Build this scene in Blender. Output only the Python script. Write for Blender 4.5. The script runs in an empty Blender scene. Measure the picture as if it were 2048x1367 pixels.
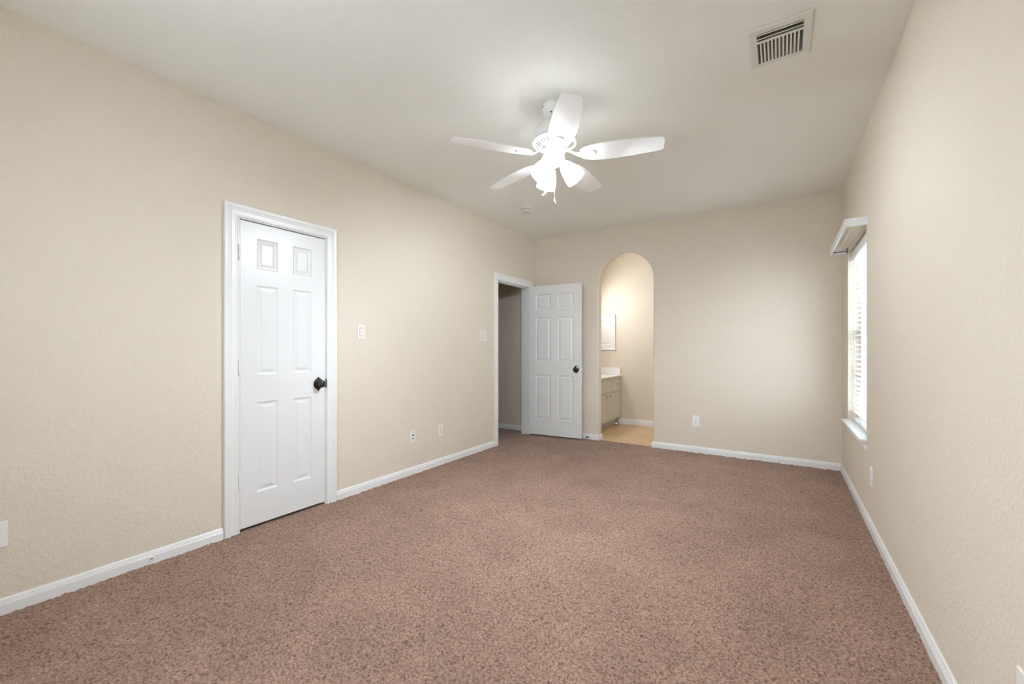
import bpy, bmesh, math, random
import numpy as np
from mathutils import Vector, Matrix

# ------------------------------------------------------------------ camera, light, exposure
SC = bpy.context.scene
COL = SC.collection
YAW = 0.5737
CAM_H = 1.1976
cam_d = bpy.data.cameras.new('camera')
cam_d.sensor_width = 36.0
cam_d.lens = 834.0 / 2048.0 * 36.0
cam_d.shift_y = 12.8 / 2048.0
cam_d.clip_start = 0.02
cam = bpy.data.objects.new('camera', cam_d)
cam.location = (0, 0, CAM_H)
cam.rotation_euler = (math.pi / 2, 0, YAW)
COL.objects.link(cam)
SC.camera = cam

SC.view_settings.view_transform = 'Standard'
SC.view_settings.look = 'None'
SC.view_settings.gamma = 1.0
SC.view_settings.exposure = 0.06
SC.view_settings.use_curve_mapping = False
SC.cycles.use_denoising = True
SC.cycles.max_bounces = 12
SC.cycles.diffuse_bounces = 8
SC.cycles.glossy_bounces = 4
SC.cycles.sample_clamp_indirect = 8.0

SKY = 11.5            # overcast daylight outside the windows
SHADE_GLOW = 14.0    # lit frosted glass of the fan lamps
BULB_GLOW = 3300.0    # bulbs inside them
BATH_W = 16.0        # lamp over the vanity mirror
world = bpy.data.worlds.new('overcast_sky')
SC.world = world
world.use_nodes = True
wn = world.node_tree.nodes
wn['Background'].inputs[0].default_value = (0.76, 0.88, 1.0, 1)
wn['Background'].inputs[1].default_value = SKY


def portal(name, loc, rot, sx, sy):
    l = bpy.data.lights.new(name, 'AREA')
    l.shape = 'RECTANGLE'
    l.size = sx
    l.size_y = sy
    l.cycles.is_portal = True
    o = bpy.data.objects.new(name, l)
    o.location = loc
    o.rotation_euler = rot
    COL.objects.link(o)
    return o


# ------------------------------------------------------------------ room dimensions (metres)
XL, XR, YB, YR, H = -2.9595, 0.4984, 5.1926, -0.417, 2.74
WT = 0.125                      # partition thickness
WTR = 0.15                      # outer wall thickness
BX0, BX1, BY1 = -2.68, -0.55, 6.53   # bathroom
D1A, D1B = 1.318, 1.923         # door 1 leaf (y range in left wall)
D2A, D2B = 4.255, 5.022         # door 2 opening
DH = 2.045                      # opening height
WY0, WY1, WZ0, WZ1 = 3.787, 4.752, 0.567, 2.065
AX0, AX1, ASPR, ATOP = -2.012, -1.313, 2.085, 2.40
RW = (-1.90, -0.60, 0.80, 1.95)   # added window behind the camera, placed for fill light
HX0 = -8.0                      # hall far end, stretched out so less bounce keeps the hall dim
rnd = random.Random(4)

portal('daylight_portal_side', (XR + 0.12, (WY0 + WY1) / 2, (WZ0 + WZ1) / 2), (0, math.pi / 2, 0), WZ1 - WZ0, WY1 - WY0)
portal('fill_portal_rear', ((RW[0] + RW[1]) / 2, YR - 0.12, (RW[2] + RW[3]) / 2), (math.pi / 2, 0, math.pi), RW[1] - RW[0], RW[3] - RW[2])  # guides sky light through the added rear window


# ------------------------------------------------------------------ materials
def srgb(r, g, b):
    def f(c):
        c /= 255.0
        return c / 12.92 if c <= 0.04045 else ((c + 0.055) / 1.055) ** 2.4
    return (f(r), f(g), f(b), 1)


MATS = {}


def mat(name, col, rough=0.5, metal=0.0, bump=None, spec=0.5, var=None, emis=None):
    """bump=(scale, detail, lo, hi, distance) -> noise through a ramp; var=(scale, amount) slight colour noise"""
    m = bpy.data.materials.new(name)
    m.use_nodes = True
    nt = m.node_tree
    b = nt.nodes['Principled BSDF']
    b.inputs['Base Color'].default_value = col
    b.inputs['Roughness'].default_value = rough
    b.inputs['Metallic'].default_value = metal
    b.inputs['Specular IOR Level'].default_value = spec
    tc = nt.nodes.new('ShaderNodeTexCoord')
    if var:
        n = nt.nodes.new('ShaderNodeTexNoise')
        n.inputs['Scale'].default_value = var[0]
        n.inputs['Detail'].default_value = 3
        nt.links.new(tc.outputs['Object'], n.inputs['Vector'])
        r = nt.nodes.new('ShaderNodeValToRGB')
        r.color_ramp.elements[0].position = 0.3
        r.color_ramp.elements[1].position = 0.7
        k = 1 - var[1]
        r.color_ramp.elements[0].color = (col[0] * k, col[1] * k, col[2] * k, 1)
        k = min(1.0 / max(col[:3]), 1 + var[1])
        r.color_ramp.elements[1].color = (col[0] * k, col[1] * k, col[2] * k, 1)
        nt.links.new(n.outputs['Fac'], r.inputs['Fac'])
        nt.links.new(r.outputs['Color'], b.inputs['Base Color'])
    if bump:
        n = nt.nodes.new('ShaderNodeTexNoise')
        n.inputs['Scale'].default_value = bump[0]
        n.inputs['Detail'].default_value = bump[1]
        nt.links.new(tc.outputs['Object'], n.inputs['Vector'])
        r = nt.nodes.new('ShaderNodeValToRGB')
        r.color_ramp.elements[0].position = bump[2]
        r.color_ramp.elements[1].position = bump[3]
        nt.links.new(n.outputs['Fac'], r.inputs['Fac'])
        bp = nt.nodes.new('ShaderNodeBump')
        bp.inputs['Strength'].default_value = 1.0
        bp.inputs['Distance'].default_value = bump[4]
        nt.links.new(r.outputs['Color'], bp.inputs['Height'])
        nt.links.new(bp.outputs['Normal'], b.inputs['Normal'])
    if emis:
        b.inputs['Emission Color'].default_value = emis[0]
        b.inputs['Emission Strength'].default_value = emis[1]
    MATS[name] = m
    return m


M_WALL = mat('beige_wall_paint', (0.71, 0.638, 0.537, 1), 0.75, bump=(62, 3.0, 0.40, 0.68, 0.0014), spec=0.3)
M_CEIL = mat('ceiling_paint', (0.83, 0.835, 0.785, 1), 0.9, bump=(75, 3.0, 0.35, 0.70, 0.0011), spec=0.2)
M_TRIM = mat('white_trim_paint', (0.80, 0.80, 0.79, 1), 0.30, spec=0.5)
M_DOOR = mat('white_door_paint', (0.75, 0.75, 0.74, 1), 0.30, bump=(55, 2.0, 0.3, 0.7, 0.0002), spec=0.5)
M_FAN = mat('white_fan_enamel', (0.83, 0.83, 0.81, 1), 0.35)
M_PLATE = mat('ivory_plastic', (0.80, 0.765, 0.70, 1), 0.4)
M_PLATEW = mat('white_plastic', (0.82, 0.82, 0.81, 1), 0.4)
M_DARK = mat('dark_slot', (0.02, 0.018, 0.015, 1), 0.8)
M_GREYSLOT = mat('grey_slot', (0.30, 0.28, 0.25, 1), 0.8)
M_KNOB = mat('black_bronze', (0.006, 0.006, 0.006, 1), 0.28, metal=0.0, spec=0.6)
M_STEEL = mat('brushed_nickel', (0.45, 0.44, 0.42, 1), 0.35, metal=1.0)
M_CAB = mat('pale_grey_cabinet_paint', (0.68, 0.69, 0.655, 1), 0.4)
M_TOE = mat('toe_kick_paint', (0.60, 0.63, 0.66, 1), 0.5)
M_COUNTER = mat('white_cultured_marble', (0.86, 0.86, 0.85, 1), 0.2)
M_BLIND = mat('white_blind_vinyl', (0.84, 0.84, 0.83, 1), 0.4)
M_VALANCE = mat('white_valance_paint', (0.74, 0.74, 0.74, 1), 0.45, var=(30, 0.05))
M_ROD = mat('dark_rod', (0.10, 0.10, 0.10, 1), 0.5)
M_VENT = mat('vent_enamel', (0.70, 0.70, 0.65, 1), 0.45)
M_DUCT = mat('duct_metal', (0.42, 0.40, 0.33, 1), 0.7)
M_DETECT = mat('detector_plastic', (0.72, 0.69, 0.64, 1), 0.5)
M_BULB = mat('lit_bulb', (0.9, 0.9, 0.9, 1), 0.4, emis=((0.82, 0.91, 1.0, 1), BULB_GLOW))
M_SHADE = mat('lit_frosted_glass', (0.9, 0.9, 0.9, 1), 0.4, emis=((0.90, 0.94, 1.0, 1), SHADE_GLOW))
M_CHAIN = mat('pull_chain_metal', (0.80, 0.78, 0.72, 1), 0.35)


def carpet_material():
    m = bpy.data.materials.new('brown_carpet')
    m.use_nodes = True
    nt = m.node_tree
    b = nt.nodes['Principled BSDF']
    b.inputs['Roughness'].default_value = 1.0
    b.inputs['Specular IOR Level'].default_value = 0.05
    b.inputs['Sheen Weight'].default_value = 0.15
    tc = nt.nodes.new('ShaderNodeTexCoord')
    n1 = nt.nodes.new('ShaderNodeTexNoise')      # yarn to yarn
    n1.inputs['Scale'].default_value = 95
    n1.inputs['Detail'].default_value = 4
    n1.inputs['Roughness'].default_value = 0.75
    nt.links.new(tc.outputs['Object'], n1.inputs['Vector'])
    r = nt.nodes.new('ShaderNodeValToRGB')
    e = r.color_ramp.elements
    e[0].position, e[1].position = 0.33, 0.66
    e[0].color = CARPET_LO
    e[1].color = CARPET_HI
    nt.links.new(n1.outputs['Fac'], r.inputs['Fac'])
    n2 = nt.nodes.new('ShaderNodeTexNoise')      # worn patches, and pile-lean shading put into the colour
    n2.inputs['Scale'].default_value = 2.6
    n2.inputs['Detail'].default_value = 3
    n2.inputs['Distortion'].default_value = 0.6
    nt.links.new(tc.outputs['Object'], n2.inputs['Vector'])
    mr = nt.nodes.new('ShaderNodeMapRange')
    mr.inputs['From Min'].default_value = 0.3
    mr.inputs['From Max'].default_value = 0.7
    mr.inputs['To Min'].default_value = 0.88
    mr.inputs['To Max'].default_value = 1.10
    nt.links.new(n2.outputs['Fac'], mr.inputs['Value'])
    mx = nt.nodes.new('ShaderNodeMix')
    mx.data_type = 'RGBA'
    mx.blend_type = 'MULTIPLY'
    mx.inputs['Factor'].default_value = 1.0
    nt.links.new(r.outputs['Color'], mx.inputs['A'])
    nt.links.new(mr.outputs['Result'], mx.inputs['B'])
    nt.links.new(mx.outputs['Result'], b.inputs['Base Color'])
    return m


CARPET_LO = (0.105, 0.056, 0.037, 1)
CARPET_HI = (0.455, 0.300, 0.225, 1)
M_CARPET = carpet_material()


def tile_material():
    m = bpy.data.materials.new('tan_floor_tile')
    m.use_nodes = True
    nt = m.node_tree
    b = nt.nodes['Principled BSDF']
    b.inputs['Roughness'].default_value = 0.35
    tc = nt.nodes.new('ShaderNodeTexCoord')
    mp = nt.nodes.new('ShaderNodeMapping')
    mp.inputs['Location'].default_value = (1.895, -5.30, 0)
    nt.links.new(tc.outputs['Object'], mp.inputs['Vector'])
    br = nt.nodes.new('ShaderNodeTexBrick')
    br.offset = 0.0
    br.inputs['Scale'].default_value = 1.0
    br.inputs['Brick Width'].default_value = 0.305
    br.inputs['Row Height'].default_value = 0.305
    br.inputs['Mortar Size'].default_value = 0.003
    br.inputs['Color1'].default_value = (0.64, 0.45, 0.25, 1)
    br.inputs['Color2'].default_value = (0.68, 0.50, 0.30, 1)
    br.inputs['Mortar'].default_value = (0.50, 0.36, 0.21, 1)
    nt.links.new(mp.outputs['Vector'], br.inputs['Vector'])
    n = nt.nodes.new('ShaderNodeTexNoise')
    n.inputs['Scale'].default_value = 9
    n.inputs['Detail'].default_value = 5
    nt.links.new(tc.outputs['Object'], n.inputs['Vector'])
    mr = nt.nodes.new('ShaderNodeMapRange')
    mr.inputs['To Min'].default_value = 0.8
    mr.inputs['To Max'].default_value = 1.2
    nt.links.new(n.outputs['Fac'], mr.inputs['Value'])
    mx = nt.nodes.new('ShaderNodeMix')
    mx.data_type = 'RGBA'
    mx.blend_type = 'MULTIPLY'
    mx.inputs['Factor'].default_value = 1.0
    nt.links.new(br.outputs['Color'], mx.inputs['A'])
    nt.links.new(mr.outputs['Result'], mx.inputs['B'])
    nt.links.new(mx.outputs['Result'], b.inputs['Base Color'])
    return m


M_TILE = tile_material()


def glass_material():
    m = bpy.data.materials.new('window_glass')
    m.use_nodes = True
    nt = m.node_tree
    nt.nodes.remove(nt.nodes['Principled BSDF'])
    t = nt.nodes.new('ShaderNodeBsdfTransparent')
    g = nt.nodes.new('ShaderNodeBsdfGlossy')
    g.inputs['Roughness'].default_value = 0.02
    mx = nt.nodes.new('ShaderNodeMixShader')
    mx.inputs[0].default_value = 0.06
    nt.links.new(t.outputs[0], mx.inputs[1])
    nt.links.new(g.outputs[0], mx.inputs[2])
    nt.links.new(mx.outputs[0], nt.nodes['Material Output'].inputs[0])
    return m


M_GLASS = glass_material()


# ------------------------------------------------------------------ mesh helpers
def obj(name, bm, m, parent=None, smooth=False, loc=None, mats=None):
    me = bpy.data.meshes.new(name)
    bmesh.ops.recalc_face_normals(bm, faces=bm.faces[:])
    bm.to_mesh(me)
    bm.free()
    for k in (mats or [m]):
        me.materials.append(k)
    if smooth:
        for p in me.polygons:
            p.use_smooth = True
        try:
            me.set_sharp_from_angle(angle=math.radians(35))
        except Exception:
            pass
    o = bpy.data.objects.new(name, me)
    COL.objects.link(o)
    if parent:
        o.parent = parent
    if loc:
        o.location = loc
    return o


def tag(o, label, cat, group=None, kind=None):
    o['label'] = label
    o['category'] = cat
    if group:
        o['group'] = group
    if kind:
        o['kind'] = kind
    return o


def thing(name, label, cat, loc=(0, 0, 0), rotz=0.0, group=None, kind=None):
    o = bpy.data.objects.new(name, None)
    o.empty_display_size = 0.1
    COL.objects.link(o)
    o.location = loc
    o.rotation_euler = (0, 0, rotz)
    return tag(o, label, cat, group, kind)


def struct(name, bm, m, label, cat, smooth=False, parent=None):
    o = obj(name, bm, m, parent, smooth)
    if not parent:
        tag(o, label, cat, kind='structure')
    return o


def dup(root, loc, rotz=None, label=None):
    r = root.copy()
    COL.objects.link(r)
    r.location = loc
    if rotz is not None:
        r.rotation_euler = (0, 0, rotz)
    if label:
        r['label'] = label
    for ch in list(root.children):
        c = ch.copy()
        COL.objects.link(c)
        c.parent = r
        for g in list(ch.children):
            d = g.copy()
            COL.objects.link(d)
            d.parent = c
    return r


def add_box(bm, lo, hi, bev=0.0, seg=2, mi=0):
    lo, hi = [min(a, b) for a, b in zip(lo, hi)], [max(a, b) for a, b in zip(lo, hi)]
    r = bmesh.ops.create_cube(bm, size=1.0)
    vs = r['verts']
    for v in vs:
        v.co = Vector([lo[i] + (v.co[i] + 0.5) * (hi[i] - lo[i]) for i in range(3)])
    fs = {f for v in vs for f in v.link_faces}
    for f in fs:
        f.material_index = mi
    if bev > 0:
        es = list({e for v in vs for e in v.link_edges})
        bmesh.ops.bevel(bm, geom=es, offset=bev, segments=seg, affect='EDGES', profile=0.5)


def BM():
    return bmesh.new()


def box_bm(lo, hi, bev=0.0, seg=2):
    bm = BM()
    add_box(bm, lo, hi, bev, seg)
    return bm


def add_lathe(bm, prof, seg=48, mtx=None, close=False, mi=0):
    """prof: (r, z) pairs about the z axis"""
    rings = []
    for r, z in prof:
        if r < 1e-6:
            p = Vector((0, 0, z))
            rings.append([bm.verts.new(mtx @ p if mtx else p)])
        else:
            ring = []
            for k in range(seg):
                a = 2 * math.pi * k / seg
                p = Vector((r * math.cos(a), r * math.sin(a), z))
                ring.append(bm.verts.new(mtx @ p if mtx else p))
            rings.append(ring)
    pairs = list(zip(rings[:-1], rings[1:]))
    if close:
        pairs.append((rings[-1], rings[0]))
    for a, b in pairs:
        for k in range(seg):
            k2 = (k + 1) % seg
            if len(a) == 1 and len(b) == 1:
                continue
            if len(a) == 1:
                f = bm.faces.new((a[0], b[k], b[k2]))
            elif len(b) == 1:
                f = bm.faces.new((a[k], b[0], a[k2]))
            else:
                f = bm.faces.new((a[k], b[k], b[k2], a[k2]))
            f.material_index = mi


def add_tube(bm, pts, rad, seg=8, cap=True):
    pts = [Vector(p) for p in pts]
    rings = []
    up = None
    for i, p in enumerate(pts):
        t = (pts[min(i + 1, len(pts) - 1)] - pts[max(i - 1, 0)]).normalized()
        if up is None:
            up = Vector((0, 0, 1)) if abs(t.z) < 0.9 else Vector((1, 0, 0))
        s = t.cross(up).normalized()
        u = s.cross(t).normalized()
        up = u
        r = rad[i] if isinstance(rad, (list, tuple)) else rad
        rings.append([bm.verts.new(p + (s * math.cos(2 * math.pi * k / seg) + u * math.sin(2 * math.pi * k / seg)) * r) for k in range(seg)])
    for a, b in zip(rings[:-1], rings[1:]):
        for k in range(seg):
            bm.faces.new((a[k], a[(k + 1) % seg], b[(k + 1) % seg], b[k]))
    if cap:
        bm.faces.new(rings[0])
        bm.faces.new(rings[-1][::-1])


def sweep(bm, path, prof, to3d, closed_ends=True):
    """path: 2D polyline; prof: closed list of (out, height): out = offset to the left of the path, mitred corners"""
    n = len(path)
    P = [Vector(p) for p in path]
    rings = []
    for i in range(n):
        if i == 0:
            d = (P[1] - P[0]).normalized()
            off = Vector((-d.y, d.x))
        elif i == n - 1:
            d = (P[-1] - P[-2]).normalized()
            off = Vector((-d.y, d.x))
        else:
            d0 = (P[i] - P[i - 1]).normalized()
            d1 = (P[i + 1] - P[i]).normalized()
            n0, n1 = Vector((-d0.y, d0.x)), Vector((-d1.y, d1.x))
            off = (n0 + n1) / (1 + n0.dot(n1))
        rings.append([bm.verts.new(to3d(P[i] + off * o, hgt)) for o, hgt in prof])
    m = len(prof)
    for a, b in zip(rings[:-1], rings[1:]):
        for k in range(m):
            bm.faces.new((a[k], a[(k + 1) % m], b[(k + 1) % m], b[k]))
    if closed_ends:
        bm.faces.new(rings[0])
        bm.faces.new(rings[-1][::-1])


PANEL_RINGS = [(0.0, 0.0), (0.004, 0.0035), (0.010, 0.0065), (0.016, 0.0072), (0.021, 0.0066), (0.033, 0.0035), (0.038, 0.0022)]


def panel_slab(bm, W, Hh, T, panels, rings=PANEL_RINGS, both=True, z0=0.0):
    """raised panel leaf: x 0..W, z z0..z0+Hh, front at y=0 (faces -y), back at y=T"""
    xs = sorted({0.0, W} | {p[0] for p in panels} | {p[1] for p in panels})
    zs = sorted({z0, z0 + Hh} | {p[2] for p in panels} | {p[3] for p in panels})
    for side in ((0, 1) if both else (0,)):
        yb = 0.0 if side == 0 else T
        sg = 1 if side == 0 else -1
        cache = {}

        def V(x, z, d=0.0):
            k = (round(x, 5), round(z, 5), round(d, 5))
            if k not in cache:
                cache[k] = bm.verts.new((x, yb + sg * d, z))
            return cache[k]
        for i in range(len(xs) - 1):
            for j in range(len(zs) - 1):
                x0, x1, a, b = xs[i], xs[i + 1], zs[j], zs[j + 1]
                hit = [p for p in panels if abs(p[0] - x0) < 1e-6 and abs(p[1] - x1) < 1e-6 and abs(p[2] - a) < 1e-6 and abs(p[3] - b) < 1e-6]
                if not hit:
                    bm.faces.new((V(x0, a), V(x1, a), V(x1, b), V(x0, b)))
                    continue
                prev = None
                for ins, dep in rings:
                    c = [V(x0 + ins, a + ins, dep), V(x1 - ins, a + ins, dep), V(x1 - ins, b - ins, dep), V(x0 + ins, b - ins, dep)]
                    if prev:
                        for k in range(4):
                            bm.faces.new((prev[k], prev[(k + 1) % 4], c[(k + 1) % 4], c[k]))
                    prev = c
                bm.faces.new(prev)
    zt = z0 + Hh
    for q in (((0, 0, z0), (W, 0, z0), (W, T, z0), (0, T, z0)), ((0, 0, zt), (W, 0, zt), (W, T, zt), (0, T, zt)),
              ((0, 0, z0), (0, T, z0), (0, T, zt), (0, 0, zt)), ((W, 0, z0), (W, T, z0), (W, T, zt), (W, 0, zt))):
        bm.faces.new([bm.verts.new(c) for c in q])
    if not both:
        bm.faces.new([bm.verts.new(c) for c in ((0, T, z0), (W, T, z0), (W, T, zt), (0, T, zt))])


# ------------------------------------------------------------------ floor: carpet with real pile relief
def value_noise(x, y, cell, seed):
    rs = np.random.RandomState(seed)
    tab = rs.rand(512, 512)
    gx, gy = x / cell, y / cell
    ix, iy = np.floor(gx).astype(int), np.floor(gy).astype(int)
    fx, fy = gx - ix, gy - iy
    fx, fy = fx * fx * (3 - 2 * fx), fy * fy * (3 - 2 * fy)
    a = tab[ix % 512, iy % 512]
    b = tab[(ix + 1) % 512, iy % 512]
    c = tab[ix % 512, (iy + 1) % 512]
    d = tab[(ix + 1) % 512, (iy + 1) % 512]
    return (a * (1 - fx) + b * fx) * (1 - fy) + (c * (1 - fx) + d * fx) * fy


def carpet_patch(x0, x1, y0, y1, step):
    nx, ny = int(round((x1 - x0) / step)) + 1, int(round((y1 - y0) / step)) + 1
    X, Y = np.meshgrid(np.linspace(x0, x1, nx), np.linspace(y0, y1, ny), indexing='ij')
    rs = np.random.RandomState(11)
    jx = (rs.rand(nx, ny) - 0.5) * step * 0.7
    jy = (rs.rand(nx, ny) - 0.5) * step * 0.7
    jx[0, :] = jx[-1, :] = 0
    jy[:, 0] = jy[:, -1] = 0
    X = X + jx
    Y = Y + jy
    z = (value_noise(X + 20, Y + 20, 0.0105, 1) - 0.5) * 0.010
    z += (value_noise(X + 20, Y + 20, 0.021, 2) - 0.5) * 0.003
    z += (rs.rand(nx, ny) - 0.5) * 0.0045
    z += (value_noise(X + 20, Y + 20, 0.16, 3) - 0.5) * 0.002
    z -= 0.003
    co = np.stack([X, Y, z], -1).reshape(-1, 3)
    i, j = np.meshgrid(np.arange(nx - 1), np.arange(ny - 1), indexing='ij')
    a = (i * ny + j).ravel()
    quads = np.stack([a, a + ny, a + ny + 1, a + 1], -1)
    return co, quads


def carpet():
    parts = [carpet_patch(XL - 0.01, XR, YR, YB, 0.0075),
             carpet_patch(HX0, XL - 0.005, D2A - 0.9, YB, 0.02),
             carpet_patch(XL - WT - 0.70, XL - 0.005, D1A - 0.3, D1B + 0.3, 0.02),
             carpet_patch(AX0, AX1, YB, YB + 0.03, 0.0075)]
    cos, qs, n = [], [], 0
    for c, q in parts:
        cos.append(c)
        qs.append(q + n)
        n += len(c)
    co, q = np.concatenate(cos), np.concatenate(qs)
    me = bpy.data.meshes.new('floor')
    me.vertices.add(len(co))
    me.vertices.foreach_set('co', co.astype(np.float32).ravel())
    me.loops.add(q.size)
    me.loops.foreach_set('vertex_index', q.astype(np.int32).ravel())
    me.polygons.add(len(q))
    me.polygons.foreach_set('loop_start', np.arange(0, q.size, 4, dtype=np.int32))
    me.update(calc_edges=True)
    me.validate()
    me.materials.append(M_CARPET)
    o = bpy.data.objects.new('floor', me)
    COL.objects.link(o)
    return tag(o, 'brown textured cut pile carpet covering the bedroom floor', 'carpet', kind='structure')


carpet()
M_UNDER = mat('leak_slab_brown', (0.10, 0.065, 0.05, 1), 1.0, spec=0.0)
struct('floor_base', box_bm((HX0 - 0.1, YR - WTR, -0.10), (XR + WTR, YB + 0.03, -0.022)), M_UNDER,  # added slab, keeps the sky from showing through the carpet seams
       'dark slab added under the brown bedroom carpet to stop light leaks', 'floor')
struct('floor_bathroom', box_bm((BX0, YB + 0.03, -0.05), (BX1, BY1, -0.002)), M_TILE,
       'tan square tile floor seen through the arched opening', 'tile floor')

# ------------------------------------------------------------------ walls and ceiling
VX0, VX1, VY0, VY1 = -0.105, 0.091, 2.366, 2.617        # duct opening in the ceiling
bm = BM()
for lo, hi in (((XL - WT, YR - WTR), (VX0, YB + WT)), ((VX1, YR - WTR), (XR + WTR, YB + WT)),
               ((VX0, YR - WTR), (VX1, VY0)), ((VX0, VY1), (VX1, YB + WT))):
    add_box(bm, (lo[0], lo[1], H), (hi[0], hi[1], H + 0.08))
struct('ceiling', bm, M_CEIL, 'off-white textured ceiling of the bedroom', 'ceiling')

# left wall with two door openings (rough openings hold the jambs)
J = 0.019
bm = BM()
ys = [YR - WTR, D1A - J, D1B + J, D2A - J, D2B + J, YB]
for a, b in ((ys[0], ys[1]), (ys[2], ys[3]), (ys[4], ys[5])):
    add_box(bm, (XL - WT, a, 0), (XL, b, H))
for a, b in ((ys[1], ys[2]), (ys[3], ys[4])):
    add_box(bm, (XL - WT, a, DH + J), (XL, b, H))
struct('wall_left', bm, M_WALL, 'beige textured wall with the two white doors', 'wall')

# right wall with the window recess
bm = BM()
add_box(bm, (XR, YR - WTR, 0), (XR + WTR, WY0, H))
add_box(bm, (XR, WY1, 0), (XR + WTR, YB + WT, H))
add_box(bm, (XR, WY0, 0), (XR + WTR, WY1, WZ0 - 0.02))
add_box(bm, (XR, WY0, WZ1), (XR + WTR, WY1, H))
struct('wall_right', bm, M_WALL, 'beige textured wall with the blind covered window', 'wall')

# rear wall behind the camera, with the added fill window
bm = BM()
add_box(bm, (XL - WT, YR - WTR, 0), (RW[0], YR, H))
add_box(bm, (RW[1], YR - WTR, 0), (XR + WTR, YR, H))
add_box(bm, (RW[0], YR - WTR, 0), (RW[1], YR, RW[2]))
add_box(bm, (RW[0], YR - WTR, RW[3]), (RW[1], YR, H))
struct('wall_rear', bm, M_WALL, 'beige wall with an added fill-light window behind the viewer', 'wall')


# back wall with the arched, bullnosed opening
def back_wall():
    bm = BM()
    x0, x1 = HX0, XR + WTR
    R = 0.022
    half = (AX1 - AX0) / 2
    cx = (AX0 + AX1) / 2
    sag = ATOP - ASPR
    rad = (half * half + sag * sag) / (2 * sag)
    cz = ATOP - rad
    a0 = math.asin(half / rad)
    path, nrm = [], []
    for z in (0.0, 0.4, 0.8, 1.2, 1.6, 1.95):
        path.append((AX0, z)); nrm.append((-1, 0))
    N = 40
    for k in range(N + 1):
        a = -a0 + 2 * a0 * k / N
        path.append((cx + rad * math.sin(a), cz + rad * math.cos(a)))
        nrm.append((math.sin(a), math.cos(a)))
    for z in (1.95, 1.6, 1.2, 0.8, 0.4, 0.0):
        path.append((AX1, z)); nrm.append((1, 0))
    prof = []
    for k in range(7):
        t = math.pi / 2 * k / 6
        prof.append((R * (1 - math.sin(t)), R * (1 - math.cos(t))))
    prof += [(o, WT - y) for o, y in reversed(prof)]
    grid = []
    for (px, pz), (nx, nz) in zip(path, nrm):
        grid.append([bm.verts.new((px + nx * o, YB + y, max(0.0, pz + nz * o))) for o, y in prof])
    for a, b in zip(grid[:-1], grid[1:]):
        for k in range(len(prof) - 1):
            bm.faces.new((a[k], b[k], b[k + 1], a[k + 1]))
    for side, yy in ((0, YB), (-1, YB + WT)):
        ring = [g[side] for g in grid]
        nL = 6
        # left and right fields
        for idx, xo in ((range(0, nL), x0), (range(len(ring) - 1, len(ring) - 1 - nL, -1), x1)):
            idx = list(idx)
            outer = [bm.verts.new((xo, yy, ring[i].co.z)) for i in idx]
            for q in range(len(idx) - 1):
                bm.faces.new((ring[idx[q]], ring[idx[q + 1]], outer[q + 1], outer[q]))
            top = bm.verts.new((xo, yy, H))
            e = bm.verts.new((ring[idx[-1]].co.x, yy, H))
            bm.faces.new((ring[idx[-1]], outer[-1], top, e))
        up = [bm.verts.new((v.co.x, yy, H)) for v in ring[nL - 1:len(ring) - nL + 1]]
        mid = ring[nL - 1:len(ring) - nL + 1]
        for q in range(len(mid) - 1):
            bm.faces.new((mid[q], mid[q + 1], up[q + 1], up[q]))
    bmesh.ops.remove_doubles(bm, verts=bm.verts[:], dist=1e-5)
    o = struct('wall_back', bm, M_WALL, 'beige textured wall with the arched opening', 'wall', smooth=True)
    return o


back_wall()

# closet behind door 1 (dark) and hall beyond door 2
bm = BM()
add_box(bm, (XL - WT - 0.75, D1A - 0.3, 0), (XL - WT - 0.70, D1B + 0.3, H))
add_box(bm, (XL - WT - 0.70, D1A - 0.35, 0), (XL - WT, D1A - 0.3, H))
add_box(bm, (XL - WT - 0.70, D1B + 0.3, 0), (XL - WT, D1B + 0.35, H))
add_box(bm, (XL - WT - 0.75, D1A - 0.35, H), (XL - WT, D1B + 0.35, H + 0.05))
struct('wall_closet', bm, M_WALL, 'closet enclosure behind the closed white door', 'wall')
bm = BM()
add_box(bm, (HX0 - 0.1, D2A - 0.9, 0), (HX0, YB + WT, H))
add_box(bm, (HX0 - 0.1, D2A - 1.0, 0), (XL - WT, D2A - 0.9, H))
struct('wall_hall', bm, M_WALL, 'dim hallway wall beyond the open door', 'wall')
struct('ceiling_hall', box_bm((HX0 - 0.1, D2A - 1.0, H), (XL - WT, YB + WT, H + 0.08)), M_CEIL,
       'hallway ceiling beyond the open door', 'ceiling')
# bathroom shell
struct('wall_bathroom_left', box_bm((BX0 - 0.1, YB + WT, 0), (BX0, BY1 + 0.1, H)), M_WALL,
       'bathroom wall behind the vanity', 'wall')
struct('wall_bathroom_back', box_bm((BX0, BY1, 0), (BX1 + 0.1, BY1 + 0.1, H)), M_WALL,
       'bright bathroom wall seen through the arch', 'wall')
struct('wall_bathroom_right', box_bm((BX1, YB + WT, 0), (BX1 + 0.1, BY1, H)), M_WALL,
       'bathroom wall hidden to the right of the arch', 'wall')
struct('ceiling_bathroom', box_bm((BX0 - 0.1, YB + WT, H), (BX1 + 0.1, BY1 + 0.1, H + 0.08)), M_CEIL,
       'bathroom ceiling behind the arched wall', 'ceiling')

# ------------------------------------------------------------------ baseboards
BB = [(0, -0.02), (0.0140, -0.02), (0.0140, 0.042), (0.0120, 0.0445), (0.0112, 0.052), (0.0090, 0.0545), (0.0082, 0.061), (0.0050, 0.0665), (0.0040, 0.0680), (0, 0.0680)]


def baseboard(name, pts, label, prof=BB):
    bm = BM()
    sweep(bm, pts, prof, lambda p, h: Vector((p.x, p.y, h)))
    return struct(name, bm, M_TRIM, label, 'baseboard')


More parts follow.
